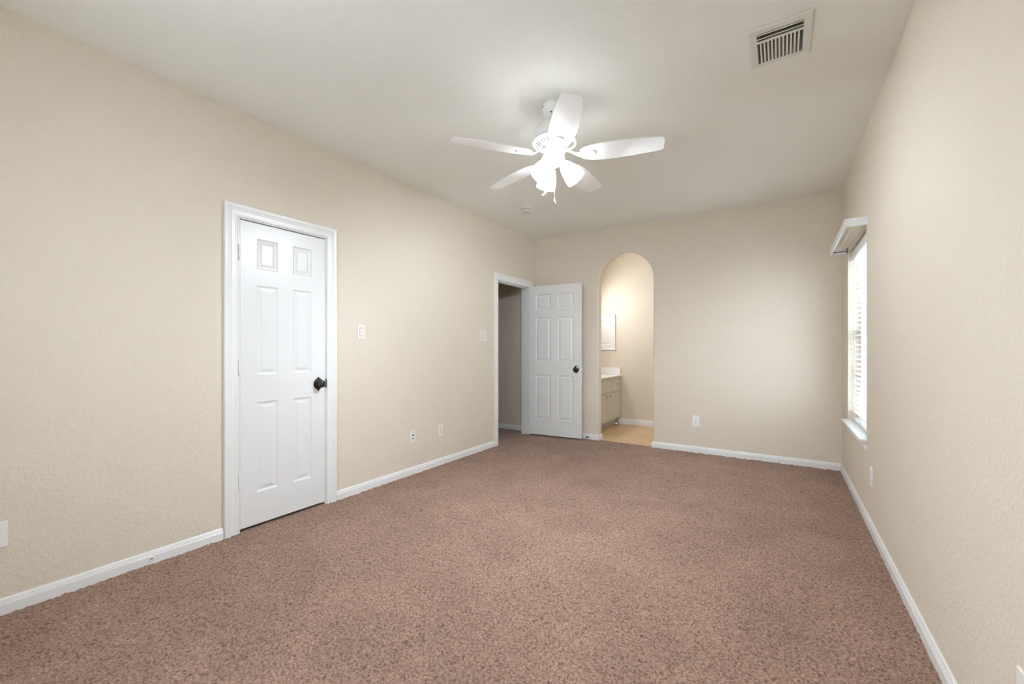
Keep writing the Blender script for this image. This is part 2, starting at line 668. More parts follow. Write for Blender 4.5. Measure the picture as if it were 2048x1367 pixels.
CW = 0.080                     # casing width
R0 = 0.006                     # reveal
c1a, c1b = D1A - R0 - CW - 0.014, D1B + R0 + CW + 0.006
c2a, c2b = D2A - CW + 0.004, D2B + CW + 0.006
# path direction: room interior lies to the left of the walk (counter-clockwise seen from above)
baseboard('baseboard_left', [(XL, c1a), (XL, YR)][::1], 'white baseboard along the left wall before the closed door')
baseboard('baseboard_left_middle', [(XL, c2a), (XL, c1b)], 'white baseboard between the two doors on the left wall')
baseboard('baseboard_right', [(XR, YR), (XR, YB), (AX1, YB), (AX1, YB + WT - 0.005)], 'white baseboard along the right wall and the back wall right of the arch')
baseboard('baseboard_back', [(AX0, YB + WT - 0.005), (AX0, YB), (XL, YB), (XL, YB - 0.08)][:3], 'short white baseboard between the open door and the arch')
baseboard('baseboard_hall', [(XL - WT, YB), (HX0, YB)], 'white baseboard in the hallway beyond the open door')
BBB = [(o, h * 1.33 if h > 0 else h) for o, h in BB]
baseboard('baseboard_bathroom', [(BX1, BY1), (-2.21, BY1)], 'white baseboard along the bathroom wall beside the vanity', BBB)

# ------------------------------------------------------------------ doors
CAS = [(0, 0), (0, 0.0095), (0.006, 0.0120), (0.013, 0.0120), (0.016, 0.0095), (0.034, 0.0110), (0.045, 0.0150), (0.050, 0.0130), (0.053, 0.0130), (0.058, 0.0180), (0.070, 0.0200), (0.077, 0.0200), (0.080, 0.0175), (0.080, 0)]


def door_trim(name, ya, yb, zt, reveal_a, reveal_b, label):
    """jambs, stops and casing of an opening in the left wall"""
    root = thing(name, label, 'door frame', (XL, (ya + yb) / 2, 0), 0, kind='structure')
    off = Vector((XL, (ya + yb) / 2, 0))
    bm = BM()
    path = [(yb + reveal_b, -0.02), (yb + reveal_b, zt + R0), (ya - reveal_a, zt + R0), (ya - reveal_a, -0.02)]
    # left of this path (walking up the far side, back over the top, down the near side) is the opening: mirror offsets
    sweep(bm, path, [(-o, h) for o, h in CAS], lambda p, h: Vector((h, p.x, p.y)) - Vector((0, off.y, 0)))
    obj('casing', bm, M_TRIM, root)
    bm = BM()
    add_box(bm, (-WT - 0.002, ya - J, -0.02), (0.0, ya, zt + J))
    add_box(bm, (-WT - 0.002, yb, -0.02), (0.0, yb + J, zt + J))
    add_box(bm, (-WT - 0.002, ya, zt), (0.0, yb, zt + J))
    # stops
    for lo, hi in (((ya, -0.01), (ya + 0.011, zt)), ((yb - 0.011, -0.01), (yb, zt)), ((ya + 0.011, zt - 0.011), (yb - 0.011, zt))):
        add_box(bm, (-0.075, lo[0], lo[1]), (-0.039, hi[0], hi[1]))
    for v in bm.verts:
        v.co.y -= off.y
    obj('jamb', bm, M_TRIM, root)
    return root


def hinge_bm():
    """leaf hinge, knuckle along z centred at the origin; opening side is -y"""
    bm = BM()
    for k in range(5):
        z = -0.0445 + k * 0.0178
        add_lathe(bm, [(0, z + 0.0005), (0.0058, z + 0.0005), (0.0063, z + 0.002), (0.0063, z + 0.0155), (0.0058, z + 0.0172), (0, z + 0.0172)], 12)
    add_lathe(bm, [(0, 0.0445), (0.004, 0.0445), (0.0045, 0.049), (0.0025, 0.053), (0, 0.0535)], 12)
    add_lathe(bm, [(0, -0.0535), (0.0025, -0.053), (0.0045, -0.049), (0.004, -0.0445), (0, -0.0445)], 12)
    return bm


def rosette_outline(n=96):
    """pointed lobed escutcheon outline, tips up and down"""
    key = [(0.0, 0.0540), (0.0075, 0.0455), (0.0165, 0.0400), (0.0180, 0.0345), (0.0255, 0.0315), (0.0310, 0.0225), (0.0365, 0.0130), (0.0385, 0.0)]
    pts = []
    q = key
    pts += q
    pts += [(x, -z) for x, z in reversed(q[:-1])]
    pts += [(-x, -z) for x, z in q[1:]]
    pts += [(-x, z) for x, z in reversed(q[1:-1])]
    return pts


def knob_parts(parent, base, key_hole=True):
    """door knob with rosette, axis along -y of the parent's frame"""
    bm = BM()
    ol = rosette_outline()
    layers = [(1.0, 0.0), (1.0, -0.003), (0.93, -0.0055), (0.80, -0.0065), (0.62, -0.010), (0.45, -0.013)]
    rings = [[bm.verts.new((x * s, y, z * s)) for x, z in ol] for s, y in layers]
    for a, b in zip(rings[:-1], rings[1:]):
        for k in range(len(ol)):
            bm.faces.new((a[k], a[(k + 1) % len(ol)], b[(k + 1) % len(ol)], b[k]))
    bm.faces.new(rings[-1])
    bm.faces.new(rings[0])
    ro = obj('rosette', bm, M_KNOB, parent, smooth=True, loc=base)
    bm = BM()
    mt = Matrix.Rotation(math.pi / 2, 4, 'X')       # z -> -y
    add_lathe(bm, [(0.0, 0.010), (0.0165, 0.010), (0.0165, 0.016), (0.0115, 0.019), (0.0105, 0.027), (0.0135, 0.032), (0.0225, 0.037), (0.0272, 0.044),
                   (0.0280, 0.050), (0.0262, 0.057), (0.0215, 0.062), (0.0170, 0.0640), (0.0160, 0.0628), (0.0130, 0.0628), (0.0120, 0.0645), (0.0060, 0.0665), (0.0, 0.0668)], 36, mt)
    obj('knob', bm, M_KNOB, parent, smooth=True, loc=base)
    return ro


ROWS = [(0.232, 0.836), (1.020, 1.621), (1.731, 1.936)]
# -- door 1, closed, in the left wall
LEAF_B, LEAF_T = 0.018, 2.036
door_trim('trim_1', D1A, D1B, DH, 0.016, 0.008, 'white moulded casing around the closed narrow door')
W1 = D1B - D1A - 0.005
d1 = thing('door_1', 'closed narrow white six-panel door in the left wall', 'door', (XL - 0.002, D1A + 0.0025, 0), math.pi / 2, kind='structure')
# frame of door_1: local x runs along +Y of the room, local -y faces into the room
bm = BM()
cols = [(0.103, 0.244), (0.349, 0.490)]
panel_slab(bm, W1, LEAF_T - LEAF_B, 0.035, [(c[0], c[1], r[0], r[1]) for c in cols for r in ROWS], z0=LEAF_B)
obj('leaf', bm, M_DOOR, d1)
for z in (1.822, 1.073, 0.333):
    obj('hinge', hinge_bm(), M_TRIM, d1, smooth=True, loc=(-0.007, -0.0062, z))
knob_parts(d1, (0.545, 0.0, 0.929))
bm = BM()
ol = [(0, -0.034), (0.0075, -0.032), (0.011, -0.020), (0.012, 0.0), (0.011, 0.020), (0.0075, 0.032), (0, 0.034)]
fr = [bm.verts.new((x, -0.004, z)) for x, z in ol]
bk = [bm.verts.new((x, 0.004, z)) for x, z in ol]
bm.faces.new(fr)
bm.faces.new(bk[::-1])
for k in range(len(ol)):
    bm.faces.new((fr[k], fr[(k + 1) % len(ol)], bk[(k + 1) % len(ol)], bk[k]))
obj('strike_plate', bm, M_KNOB, d1, loc=(W1 + 0.003, -0.003, 0.929))

# -- door 2, standing open into the room
door_trim('trim_2', D2A, D2B, DH, 0.002, 0.006, 'white moulded casing around the open doorway at the corner')
W2 = 0.757
ANG = math.atan2(0.070, 0.755)
d2 = thing('door_2', 'open white six-panel door swung back beside the arch', 'door', (-2.944, 4.984, 0), ANG, kind='structure')
bm = BM()
cols = [(0.107, 0.327), (0.430, 0.650)]
panel_slab(bm, W2, 2.050 - 0.020, 0.035, [(c[0], c[1], r[0], r[1]) for c in cols for r in ROWS], z0=0.020)
obj('leaf', bm, M_DOOR, d2)
for z in (1.822, 1.073, 0.333):
    obj('hinge', hinge_bm(), M_TRIM, d2, smooth=True, loc=(-0.006, 0.030, z))
knob_parts(d2, (0.687, 0.0, 0.923))
bm = BM()
add_box(bm, (W2, 0.006, 0.895), (W2 + 0.0015, 0.029, 0.952))
lp = obj('latch_plate', bm, M_PLATEW, d2)
for z in (0.902, 0.945):
    bm = BM()
    add_lathe(bm, [(0, 0), (0.0055, 0), (0.0045, 0.0016), (0, 0.0018)], 14, Matrix.Translation((W2 + 0.0015, 0.0175, z)) @ Matrix.Rotation(math.pi / 2, 4, 'Y'))
    obj('screw', bm, M_DARK, lp)
bm = BM()
add_box(bm, (W2, 0.011, 0.914), (W2 + 0.010, 0.024, 0.934), 0.002)
obj('latch_bolt', bm, M_PLATEW, lp)

# ------------------------------------------------------------------ side window, stool, blind
w1 = thing('window_1', 'white double-hung window behind the blind in the right wall', 'window', (XR + 0.115, (WY0 + WY1) / 2, WZ0), 0, kind='structure')
hw = (WY1 - WY0) / 2
hh = WZ1 - WZ0
bm = BM()
f = 0.045
add_box(bm, (-0.03, -hw, 0.0), (0.035, -hw + f, hh))
add_box(bm, (-0.03, hw - f, 0.0), (0.035, hw, hh))
add_box(bm, (-0.03, -hw + f, hh - f), (0.035, hw - f, hh))
add_box(bm, (-0.03, -hw + f, 0.0), (0.035, hw - f, f))
obj('window_frame', bm, M_PLATEW, w1)
mid = 1.32 - WZ0


def sash(x, z0, z1, parent):
    bm = BM()
    a, b = -hw + f, hw - f
    s = 0.038
    add_box(bm, (x, a, z0), (x + 0.022, a + s, z1))
    add_box(bm, (x, b - s, z0), (x + 0.022, b, z1))
    add_box(bm, (x, a + s, z0), (x + 0.022, b - s, z0 + s))
    add_box(bm, (x, a + s, z1 - s), (x + 0.022, b - s, z1))
    for k in range(1, 3):
        y = a + s + (b - a - 2 * s) * k / 3
        add_box(bm, (x + 0.004, y - 0.009, z0 + s), (x + 0.018, y + 0.009, z1 - s))
    zm = (z0 + z1) / 2
    add_box(bm, (x + 0.005, a + s, zm - 0.009), (x + 0.017, b - s, zm + 0.009))
    o = obj('sash', bm, M_PLATEW, parent)
    obj('pane', box_bm((x + 0.0095, a + s * 0.5, z0 + s * 0.5), (x + 0.0125, b - s * 0.5, z1 - s * 0.5)), M_GLASS, o)


sash(-0.022, f, mid + 0.02, w1)
sash(0.004, mid - 0.02, hh - f, w1)

bm = BM()
add_box(bm, (0.455, 3.757, 0.549), (XR + 0.003, 4.782, 0.567), 0.003)
add_box(bm, (XR, WY0 + 0.001, 0.549), (XR + 0.10, WY1 - 0.001, 0.567))
st = thing('trim_3', 'white window stool and apron under the blind', 'window sill', (XR, 4.27, 0.567), 0, kind='structure')
for v in bm.verts:
    v.co -= Vector((XR, 4.27, 0.567))
obj('stool', bm, M_TRIM, st)
bm = BM()
sweep(bm, [(4.772, 0), (3.769, 0)], [(0, 0), (0, -0.064), (0.008, -0.064), (0.011, -0.058), (0.012, -0.045), (0.016, -0.041), (0.018, -0.022), (0.024, -0.016), (0.026, 0)],
      lambda p, h: Vector((-0.0, p.x - 4.27, h - 0.018)))
bm.free()
bm = BM()
pr = [(0.0, -0.018), (0.0, -0.078), (-0.008, -0.078), (-0.011, -0.072), (-0.012, -0.060), (-0.017, -0.055), (-0.019, -0.036), (-0.026, -0.030), (-0.028, -0.018)]
A = [bm.verts.new((x, 3.769 - 4.27, z)) for x, z in pr]
B = [bm.verts.new((x, 4.772 - 4.27, z)) for x, z in pr]
bm.faces.new(A)
bm.faces.new(B[::-1])
for k in range(len(pr)):
    bm.faces.new((A[k], B[k], B[(k + 1) % len(pr)], A[(k + 1) % len(pr)]))
obj('apron', bm, M_TRIM, st)

# blind hanging inside the recess
BY0, BYE = WY0 + 0.008, WY1 - 0.010
bl = thing('window_blind', 'white horizontal slat blind hanging in the right window', 'blind', (XR + 0.057, (BY0 + BYE) / 2, 2.05), 0)
hb = (BYE - BY0) / 2
bm = BM()
add_box(bm, (-0.022, -hb, -0.050), (0.025, hb, 0.0), 0.003)
obj('headrail', bm, M_BLIND, bl)
bm = BM()
pr = [(-0.030, -0.073), (-0.024, -0.073), (-0.024, 0.0), (-0.030, 0.0), (-0.033, -0.004), (-0.033, -0.012), (-0.031, -0.016), (-0.031, -0.056), (-0.034, -0.060), (-0.034, -0.069)]
A = [bm.verts.new((x, -hb - 0.004, z)) for x, z in pr]
B = [bm.verts.new((x, hb + 0.004, z)) for x, z in pr]
bm.faces.new(A)
bm.faces.new(B[::-1])
for k in range(len(pr)):
    bm.faces.new((A[k], B[k], B[(k + 1) % len(pr)], A[(k + 1) % len(pr)]))
obj('valance_strip', bm, M_BLIND, bl)
SLAT_P, SLAT_N = 0.0415, 33
TILT = math.radians(4)


def slat_bm():
    bm = BM()
    w, t, N = 0.0245, 0.0024, 6
    top, bot = [], []
    for k in range(N + 1):
        u = -1 + 2 * k / N
        x, z = u * w, 0.0028 * (1 - u * u)
        top.append((x, z + t / 2))
        bot.append((x, z - t / 2))
    sec = top + bot[::-1]
    c, s = math.cos(TILT), math.sin(TILT)
    sec = [(x * c - z * s, x * s + z * c) for x, z in sec]
    A = [bm.verts.new((x, -hb, z)) for x, z in sec]
    B = [bm.verts.new((x, hb, z)) for x, z in sec]
    for k in range(len(sec)):
        bm.faces.new((A[k], B[k], B[(k + 1) % len(sec)], A[(k + 1) % len(sec)]))
    bm.faces.new(A)
    bm.faces.new(B[::-1])
    return bm


s0 = obj('slat', slat_bm(), M_BLIND, bl, loc=(0, 0, -0.075))
zb = -0.075
for k in range(1, SLAT_N):
    zb = -0.075 - SLAT_P * k
    c = s0.copy()
    COL.objects.link(c)
    c.parent = bl
    c.location = (0, 0, zb)
ZR = 0.567 - 2.05 + 0.004
bm = BM()
add_box(bm, (-0.025, -hb, ZR), (0.025, hb, ZR + 0.020), 0.004)
obj('bottom_rail', bm, M_BLIND, bl)
for y in (-hb + 0.13, 0.0, hb - 0.13):
    bm = BM()
    for x in (-0.0255, 0.0255):
        add_tube(bm, [(x, y, -0.05), (x, y, ZR + 0.02)], 0.0011, 5)
    for k in range(SLAT_N):
        z = -0.075 - SLAT_P * k - 0.003
        add_tube(bm, [(-0.0255, y, z), (0.0255, y, z)], 0.0006, 4)
    obj('ladder_cord', bm, M_BLIND, bl)
for k, (y, zl) in enumerate(((hb - 0.055, -0.84), (hb - 0.070, -0.93))):
    bm = BM()
    add_tube(bm, [(-0.037, y, -0.06), (-0.037, y, zl)], 0.0012, 6)
    cd = obj('lift_cord', bm, M_BLIND, bl)
    bm = BM()
    add_lathe(bm, [(0, zl + 0.004), (0.004, zl), (0.007, zl - 0.022), (0.0055, zl - 0.026), (0, zl - 0.027)], 12, Matrix.Translation((-0.037, y, 0)))
    obj('tassel', bm, M_VALANCE, cd)
bm = BM()
add_tube(bm, [(-0.040, -hb + 0.06, -0.05), (-0.042, -hb + 0.055, -0.66)], 0.004, 8)
obj('tilt_wand', bm, M_BLIND, bl)

# open-frame valance box standing off the wall above the window
va = thing('window_valance', 'white open box valance frame projecting above the right window', 'valance', (XR, 4.27, 2.05), 0)
vy0, vy1, vx = 3.735 - 4.27, 4.815 - 4.27, 0.374 - XR
bm = BM()
add_box(bm, (vx, vy0, 0.0), (vx + 0.012, vy1, 0.057), 0.001, 1)
obj('front_board', bm, M_VALANCE, va)
bm = BM()
add_box(bm, (vx + 0.012, vy0, 0.0), (0.0, vy0 + 0.012, 0.057), 0.001, 1)
obj('end_board', bm, M_VALANCE, va)
bm = BM()
add_box(bm, (vx + 0.012, vy1 - 0.012, 0.0), (0.0, vy1, 0.057), 0.001, 1)
obj('end_board', bm, M_VALANCE, va)
bm = BM()
add_box(bm, (-0.072, vy0 + 0.012, 0.012), (-0.069, vy1 - 0.012, 0.020))
obj('curtain_rod', bm, M_VALANCE, va)
bm = BM()
add_box(bm, (-0.110, vy1 - 0.0155, 0.019), (-0.001, vy1 - 0.0125, 0.026))
add_box(bm, (-0.004, vy1 - 0.030, 0.004), (0.0, vy1 - 0.0125, 0.050))
obj('bracket', bm, M_ROD, va)

# ------------------------------------------------------------------ added rear window (fill daylight from behind the viewer)
w2 = thing('fill_window_rear', 'added fill-light window in the wall behind the viewer', 'window', ((RW[0] + RW[1]) / 2, YR - 0.09, RW[2]), 0, kind='structure')
a, b, t = -(RW[1] - RW[0]) / 2, (RW[1] - RW[0]) / 2, RW[3] - RW[2]
bm = BM()
for x0, x1 in ((a, a + 0.05), (b - 0.05, b), (-0.03, 0.03)):
    add_box(bm, (x0, -0.03, 0), (x1, 0.03, t))
for z0, z1 in ((0, 0.05), (t - 0.05, t), (t / 2 - 0.02, t / 2 + 0.02)):
    add_box(bm, (a + 0.05, -0.025, z0), (b - 0.05, 0.025, z1))
obj('window_frame', bm, M_PLATEW, w2)
obj('pane', box_bm((a + 0.02, -0.004, 0.02), (b - 0.02, -0.001, t - 0.02)), M_GLASS, w2)

# ------------------------------------------------------------------ ceiling fan
FX, FY = -1.2194, 2.3876
fan = thing('ceiling_fan', 'white five-blade ceiling fan with three lit frosted shades', 'ceiling fan', (FX, FY, H), 0)


def zz(z):
    return z - H


def fan_lathe(name, prof, m=M_FAN, seg=64, mats=None):
    bm = BM()
    add_lathe(bm, [(r, zz(z)) for r, z in prof], seg)
    return obj(name, bm, m, fan, smooth=True, mats=mats)


cano = fan_lathe('canopy', [(0, 2.7399), (0.078, 2.7399), (0.081, 2.735), (0.080, 2.715), (0.073, 2.692), (0.058, 2.674), (0.038, 2.664), (0.022, 2.660), (0, 2.660)])
for ang, z, r in ((200, 2.726, 0.0805), (245, 2.678, 0.0625)):
    bm = BM()
    a = math.radians(ang) + YAW
    mt = Matrix.Translation((r * math.cos(a), r * math.sin(a), zz(z)))
    bmesh.ops.create_uvsphere(bm, u_segments=10, v_segments=8, radius=0.0048, matrix=mt)
    obj('screw', bm, M_DARK, cano)
fan_lathe('downrod', [(0, 2.664), (0.0135, 2.664), (0.0135, 2.640), (0, 2.640)], seg=24)
mot = fan_lathe('motor_housing', [(0, 2.650), (0.026, 2.650), (0.032, 2.646), (0.060, 2.640), (0.090, 2.626), (0.115, 2.603), (0.132, 2.572), (0.140, 2.540), (0.1415, 2.522),
                                  (0.1385, 2.520), (0.1385, 2.517), (0.143, 2.515), (0.144, 2.509), (0.141, 2.503), (0.132, 2.498), (0.129, 2.499), (0.126, 2.497), (0.090, 2.474), (0.086, 2.470), (0.0, 2.470)])
bm = BM()
for k in range(30):
    a = 2 * math.pi * k / 30
    p0 = Vector((0.122 * math.cos(a), 0.122 * math.sin(a), zz(2.4945)))
    p1 = Vector((0.096 * math.cos(a), 0.096 * math.sin(a), zz(2.4780)))
    s = Vector((-math.sin(a), math.cos(a), 0))
    nv = (p1 - p0).cross(s).normalized()
    if nv.z > 0:
        nv = -nv
    w0, w1 = 0.0052, 0.0042
    q = [p0 + s * w0, p0 - s * w0, p1 - s * w1, p1 + s * w1]
    lo = [bm.verts.new(v + nv * 0.0007) for v in q]
    hi = [bm.verts.new(v - nv * 0.002) for v in q]
    bm.faces.new(lo)
    bm.faces.new(hi[::-1])
    for i in range(4):
        bm.faces.new((lo[i], lo[(i + 1) % 4], hi[(i + 1) % 4], hi[i]))
obj('cooling_slot', bm, M_GREYSLOT, mot)
fan_lathe('flywheel', [(0, 2.4695), (0.070, 2.4695), (0.0745, 2.466), (0.0745, 2.457), (0.071, 2.454), (0, 2.454)])
fan_lathe('switch_housing', [(0, 2.453), (0.060, 2.453), (0.0625, 2.448), (0.0635, 2.425), (0.0620, 2.420), (0.0645, 2.417), (0.0645, 2.409), (0.060, 2.404), (0, 2.404)])
kit = fan_lathe('light_kit_hub', [(0, 2.4035), (0.050, 2.4035), (0.050, 2.398), (0.044, 2.392), (0.040, 2.378), (0.036, 2.366), (0.028, 2.360), (0.010, 2.357), (0.008, 2.350), (0, 2.349)])

# blades
BLADE_Z = 2.421
OUT = [(0.165, 0.030, -0.030), (0.175, 0.045, -0.045), (0.20, 0.060, -0.058), (0.235, 0.071, -0.069), (0.28, 0.0775, -0.076), (0.33, 0.0795, -0.0785), (0.40, 0.0785, -0.078),
       (0.47, 0.0745, -0.075), (0.54, 0.0685, -0.070), (0.60, 0.062, -0.064), (0.640, 0.0565, -0.059), (0.652, 0.053, -0.056), (0.659, 0.046, -0.050), (0.662, 0.034, -0.040)]


def blade_bm():
    bm = BM()
    th = 0.0055
    rows = []
    for x, y1, y0 in OUT:
        rows.append([(x, y0 + (y1 - y0) * k / 4) for k in range(5)])
    tv = [[bm.verts.new((x, y, th / 2)) for x, y in r] for r in rows]
    bv = [[bm.verts.new((x, y, -th / 2)) for x, y in r] for r in rows]
    for g, fl in ((tv, False), (bv, True)):
        for a, b in zip(g[:-1], g[1:]):
            for k in range(4):
                q = (a[k], b[k], b[k + 1], a[k + 1])
                bm.faces.new(q[::-1] if fl else q)
    def rim(a, b):
        for k in range(len(a) - 1):
            bm.faces.new((a[k], a[k + 1], b[k + 1], b[k]))
    rim([r[0] for r in tv], [r[0] for r in bv])
    rim([r[-1] for r in tv], [r[-1] for r in bv])
    rim(tv[0], bv[0])
    rim(tv[-1], bv[-1])
    bmesh.ops.recalc_face_normals(bm, faces=bm.faces[:])
    return bm


def iron_bm():
    """blade iron below the blade: neck from the flywheel, then a rounded paddle under the blade root"""
    bm = BM()
    sec = [(0.066, 0.013, 0.046, 0.036), (0.090, 0.012, 0.038, 0.029), (0.115, 0.012, 0.020, 0.012), (0.140, 0.014, 0.004, -0.004), (0.160, 0.019, -0.0035, -0.010),
           (0.185, 0.026, -0.0035, -0.0095), (0.21, 0.030, -0.0035, -0.0090), (0.235, 0.029, -0.0035, -0.0085), (0.252, 0.022, -0.0035, -0.0080), (0.260, 0.012, -0.0035, -0.0075), (0.263, 0.004, -0.0035, -0.0072)]
    rings = []
    for x, w, z1, z0 in sec:
        c = (z1 - z0) * 0.3
        rings.append([bm.verts.new((x, y, z)) for y, z in ((-w, z1), (w, z1), (w, z0 + c), (w * 0.75, z0), (-w * 0.75, z0), (-w, z0 + c))])
    for a, b in zip(rings[:-1], rings[1:]):
        for k in range(6):
            bm.faces.new((a[k], a[(k + 1) % 6], b[(k + 1) % 6], b[k]))
    bm.faces.new(rings[0])
    bm.faces.new(rings[-1][::-1])
    return bm


PITCH = math.radians(-12)
b0 = i0 = None
for n, az in enumerate((-88, -16, 56, 128, 200)):
    if b0 is None:
        b0 = obj('blade', blade_bm(), M_FAN, fan, smooth=False)
        i0 = obj('blade_iron', iron_bm(), M_FAN, b0, smooth=True)
        scr = []
        for x, y in ((0.185, 0.0), (0.225, 0.014), (0.225, -0.014)):
            bm = BM()
            add_lathe(bm, [(0, -0.0090), (0.004, -0.0095), (0.0035, -0.0115), (0, -0.0120)], 10, Matrix.Translation((x, y, 0.0005)))
            scr.append(obj('screw', bm, M_FAN, b0))
        bl_ = b0
    else:
        bl_ = b0.copy()
        COL.objects.link(bl_)
        bl_.parent = fan
        for src in [i0] + scr:
            c = src.copy()
            COL.objects.link(c)
            c.parent = bl_
    bl_.location = (0, 0, zz(BLADE_Z))
    bl_.rotation_mode = 'XYZ'
    bl_.rotation_euler = (PITCH, 0, math.radians(az) + YAW)
# the iron neck must stay level with the flywheel: pitch is shared, small offset is hidden in the ring

# lamp shades
SH = [(0.0215, 0.0), (0.026, -0.006), (0.036, -0.022), (0.0460, -0.045), (0.0545, -0.075), (0.0605, -0.105), (0.0630, -0.128), (0.0635, -0.138), (0.0612, -0.138), (0.0600, -0.126),
      (0.0570, -0.105), (0.0510, -0.075), (0.0425, -0.045), (0.0325, -0.022), (0.022, -0.008), (0.017, -0.004)]
for az in (348, 110, 226):
    a = math.radians(az) + YAW
    tilt = math.radians(38)
    mt = Matrix.Rotation(a, 4, 'Z') @ Matrix.Translation((0.052, 0, zz(2.378))) @ Matrix.Rotation(-tilt, 4, 'Y')
    bm = BM()
    add_lathe(bm, SH, 40, mt, close=True)
    sh = obj('lamp_shade', bm, M_SHADE, fan, smooth=True)
    bm = BM()
    add_lathe(bm, [(0, 0.020), (0.020, 0.020), (0.0245, 0.014), (0.0255, -0.002), (0.0235, -0.005), (0, -0.005)], 28, mt)
    d = Vector((math.cos(a), math.sin(a), 0))
    add_tube(bm, [d * 0.030 + Vector((0, 0, zz(2.388))), d * 0.044 + Vector((0, 0, zz(2.390)))], 0.012, 12)
    obj('socket', bm, M_FAN, sh, smooth=True)
    bm = BM()
    bmesh.ops.create_uvsphere(bm, u_segments=16, v_segments=12, radius=0.024, matrix=mt @ Matrix.Translation((0, 0, -0.100)))
    obj('bulb', bm, M_BULB, sh, smooth=True)


def at_cam(dx, dd):
    """offset from the fan axis: dx along the picture's right, dd away from the viewer"""
    return Vector((dx * math.cos(YAW) - dd * math.sin(YAW), dx * math.sin(YAW) + dd * math.cos(YAW), 0))


for (dx, dd, zt, zbt, kind) in ((-0.070, -0.065, 2.385, 2.168, 0), (-0.004, -0.046, 2.375, 2.141, 1)):
    p = at_cam(dx, dd)
    bm = BM()
    z = zt
    while z > zbt:
        bmesh.ops.create_icosphere(bm, subdivisions=1, radius=0.0030, matrix=Matrix.Translation((p.x, p.y, zz(z))))
        z -= 0.0052
    ch = obj('pull_chain', bm, M_CHAIN, fan, smooth=True)
    bm = BM()
    if kind == 0:
        ax = at_cam(0.014, 0.0) + Vector((0, 0, 0.012))
        c = Vector((p.x, p.y, zz(zbt - 0.010)))
        add_tube(bm, [c - ax, c - ax * 0.8, c - ax * 0.3, c + ax * 0.3, c + ax * 0.8, c + ax], [0.003, 0.0068, 0.0075, 0.0075, 0.0068, 0.003], 12)
    else:
        c = Vector((p.x, p.y, zz(zbt)))
        q = at_cam(0.010, 0)
        add_tube(bm, [c, c - q * 0.2 + Vector((0, 0, -0.010)), c + q * 0.3 + Vector((0, 0, -0.022)), c + q * 0.8 + Vector((0, 0, -0.034))], [0.003, 0.0058, 0.0048, 0.0022], 10)
    obj('fob', bm, M_CHAIN, ch, smooth=True)

# ------------------------------------------------------------------ smoke detector
sd = thing('smoke_detector', 'round off-white smoke detector on the ceiling near the back wall', 'smoke detector', (-2.37, 3.965, H), 0)
bm = BM()
add_lathe(bm, [(0, -0.0005), (0.064, -0.0005), (0.066, -0.004), (0.066, -0.011), (0.062, -0.0125), (0, -0.0125)], 48)
obj('mounting_base', bm, M_DETECT, sd, smooth=True)
bm = BM()
add_lathe(bm, [(0, -0.0158), (0.058, -0.0158), (0.0605, -0.018), (0.0605, -0.024), (0.056, -0.034), (0.048, -0.039), (0.030, -0.041), (0, -0.0415)], 48)
co = obj('cover', bm, M_DETECT, sd, smooth=True)
bm = BM()
add_lathe(bm, [(0, -0.0412), (0.009, -0.0412), (0.008, -0.0435), (0, -0.044)], 20, Matrix.Translation((0.010, -0.022, 0)))
obj('test_button', bm, M_GREYSLOT, co)
bm = BM()
add_lathe(bm, [(0, -0.0124), (0.0565, -0.0124), (0.0565, -0.0159), (0, -0.0159)], 48)
obj('vent_gap', bm, M_DARK, sd)

# ------------------------------------------------------------------ ceiling air vent
av = thing('air_vent', 'white metal supply air vent in the ceiling at the upper right', 'vent', ((VX0 + VX1) / 2, (VY0 + VY1) / 2, H), 0)
hx, hy = (VX1 - VX0) / 2, (VY1 - VY0) / 2
ox0, ox1, oy0, oy1 = -0.1385 + 0.007, 0.127 + 0.007, 2.327 - (VY0 + VY1) / 2, 2.645 - (VY0 + VY1) / 2
bm = BM()
loops = [[(ox0, oy0, -0.0005), (ox1, oy0, -0.0005), (ox1, oy1, -0.0005), (ox0, oy1, -0.0005)],
         [(ox0, oy0, -0.005), (ox1, oy0, -0.005), (ox1, oy1, -0.005), (ox0, oy1, -0.005)],
         [(ox0 + 0.008, oy0 + 0.008, -0.011), (ox1 - 0.008, oy0 + 0.008, -0.011), (ox1 - 0.008, oy1 - 0.008, -0.011), (ox0 + 0.008, oy1 - 0.008, -0.011)],
         [(-hx, -hy, -0.011), (hx, -hy, -0.011), (hx, hy, -0.011), (-hx, hy, -0.011)],
         [(-hx + 0.001, -hy + 0.001, -0.008), (hx - 0.001, -hy + 0.001, -0.008), (hx - 0.001, hy - 0.001, -0.008), (-hx + 0.001, hy - 0.001, -0.008)]]
vs = [[bm.verts.new(c) for c in l] for l in loops]
for a, b in zip(vs[:-1], vs[1:]):
    for k in range(4):
        bm.faces.new((a[k], a[(k + 1) % 4], b[(k + 1) % 4], b[k]))
obj('frame', bm, M_VENT, av)
bm = BM()
w, z1 = 0.004, 0.25
for lo, hi in (((-hx, -hy), (-hx + 0.003, hy)), ((hx - 0.003, -hy), (hx, hy)), ((-hx, -hy), (hx, -hy + 0.003)), ((-hx, hy - 0.003), (hx, hy))):
    add_box(bm, (lo[0], lo[1], -0.008), (hi[0], hi[1], z1))
add_box(bm, (-hx, -hy, z1), (hx, hy, z1 + 0.004))
obj('duct', bm, M_DUCT, av)
NB = 11
LY0, LY1 = -hy + 0.075, hy - 0.004
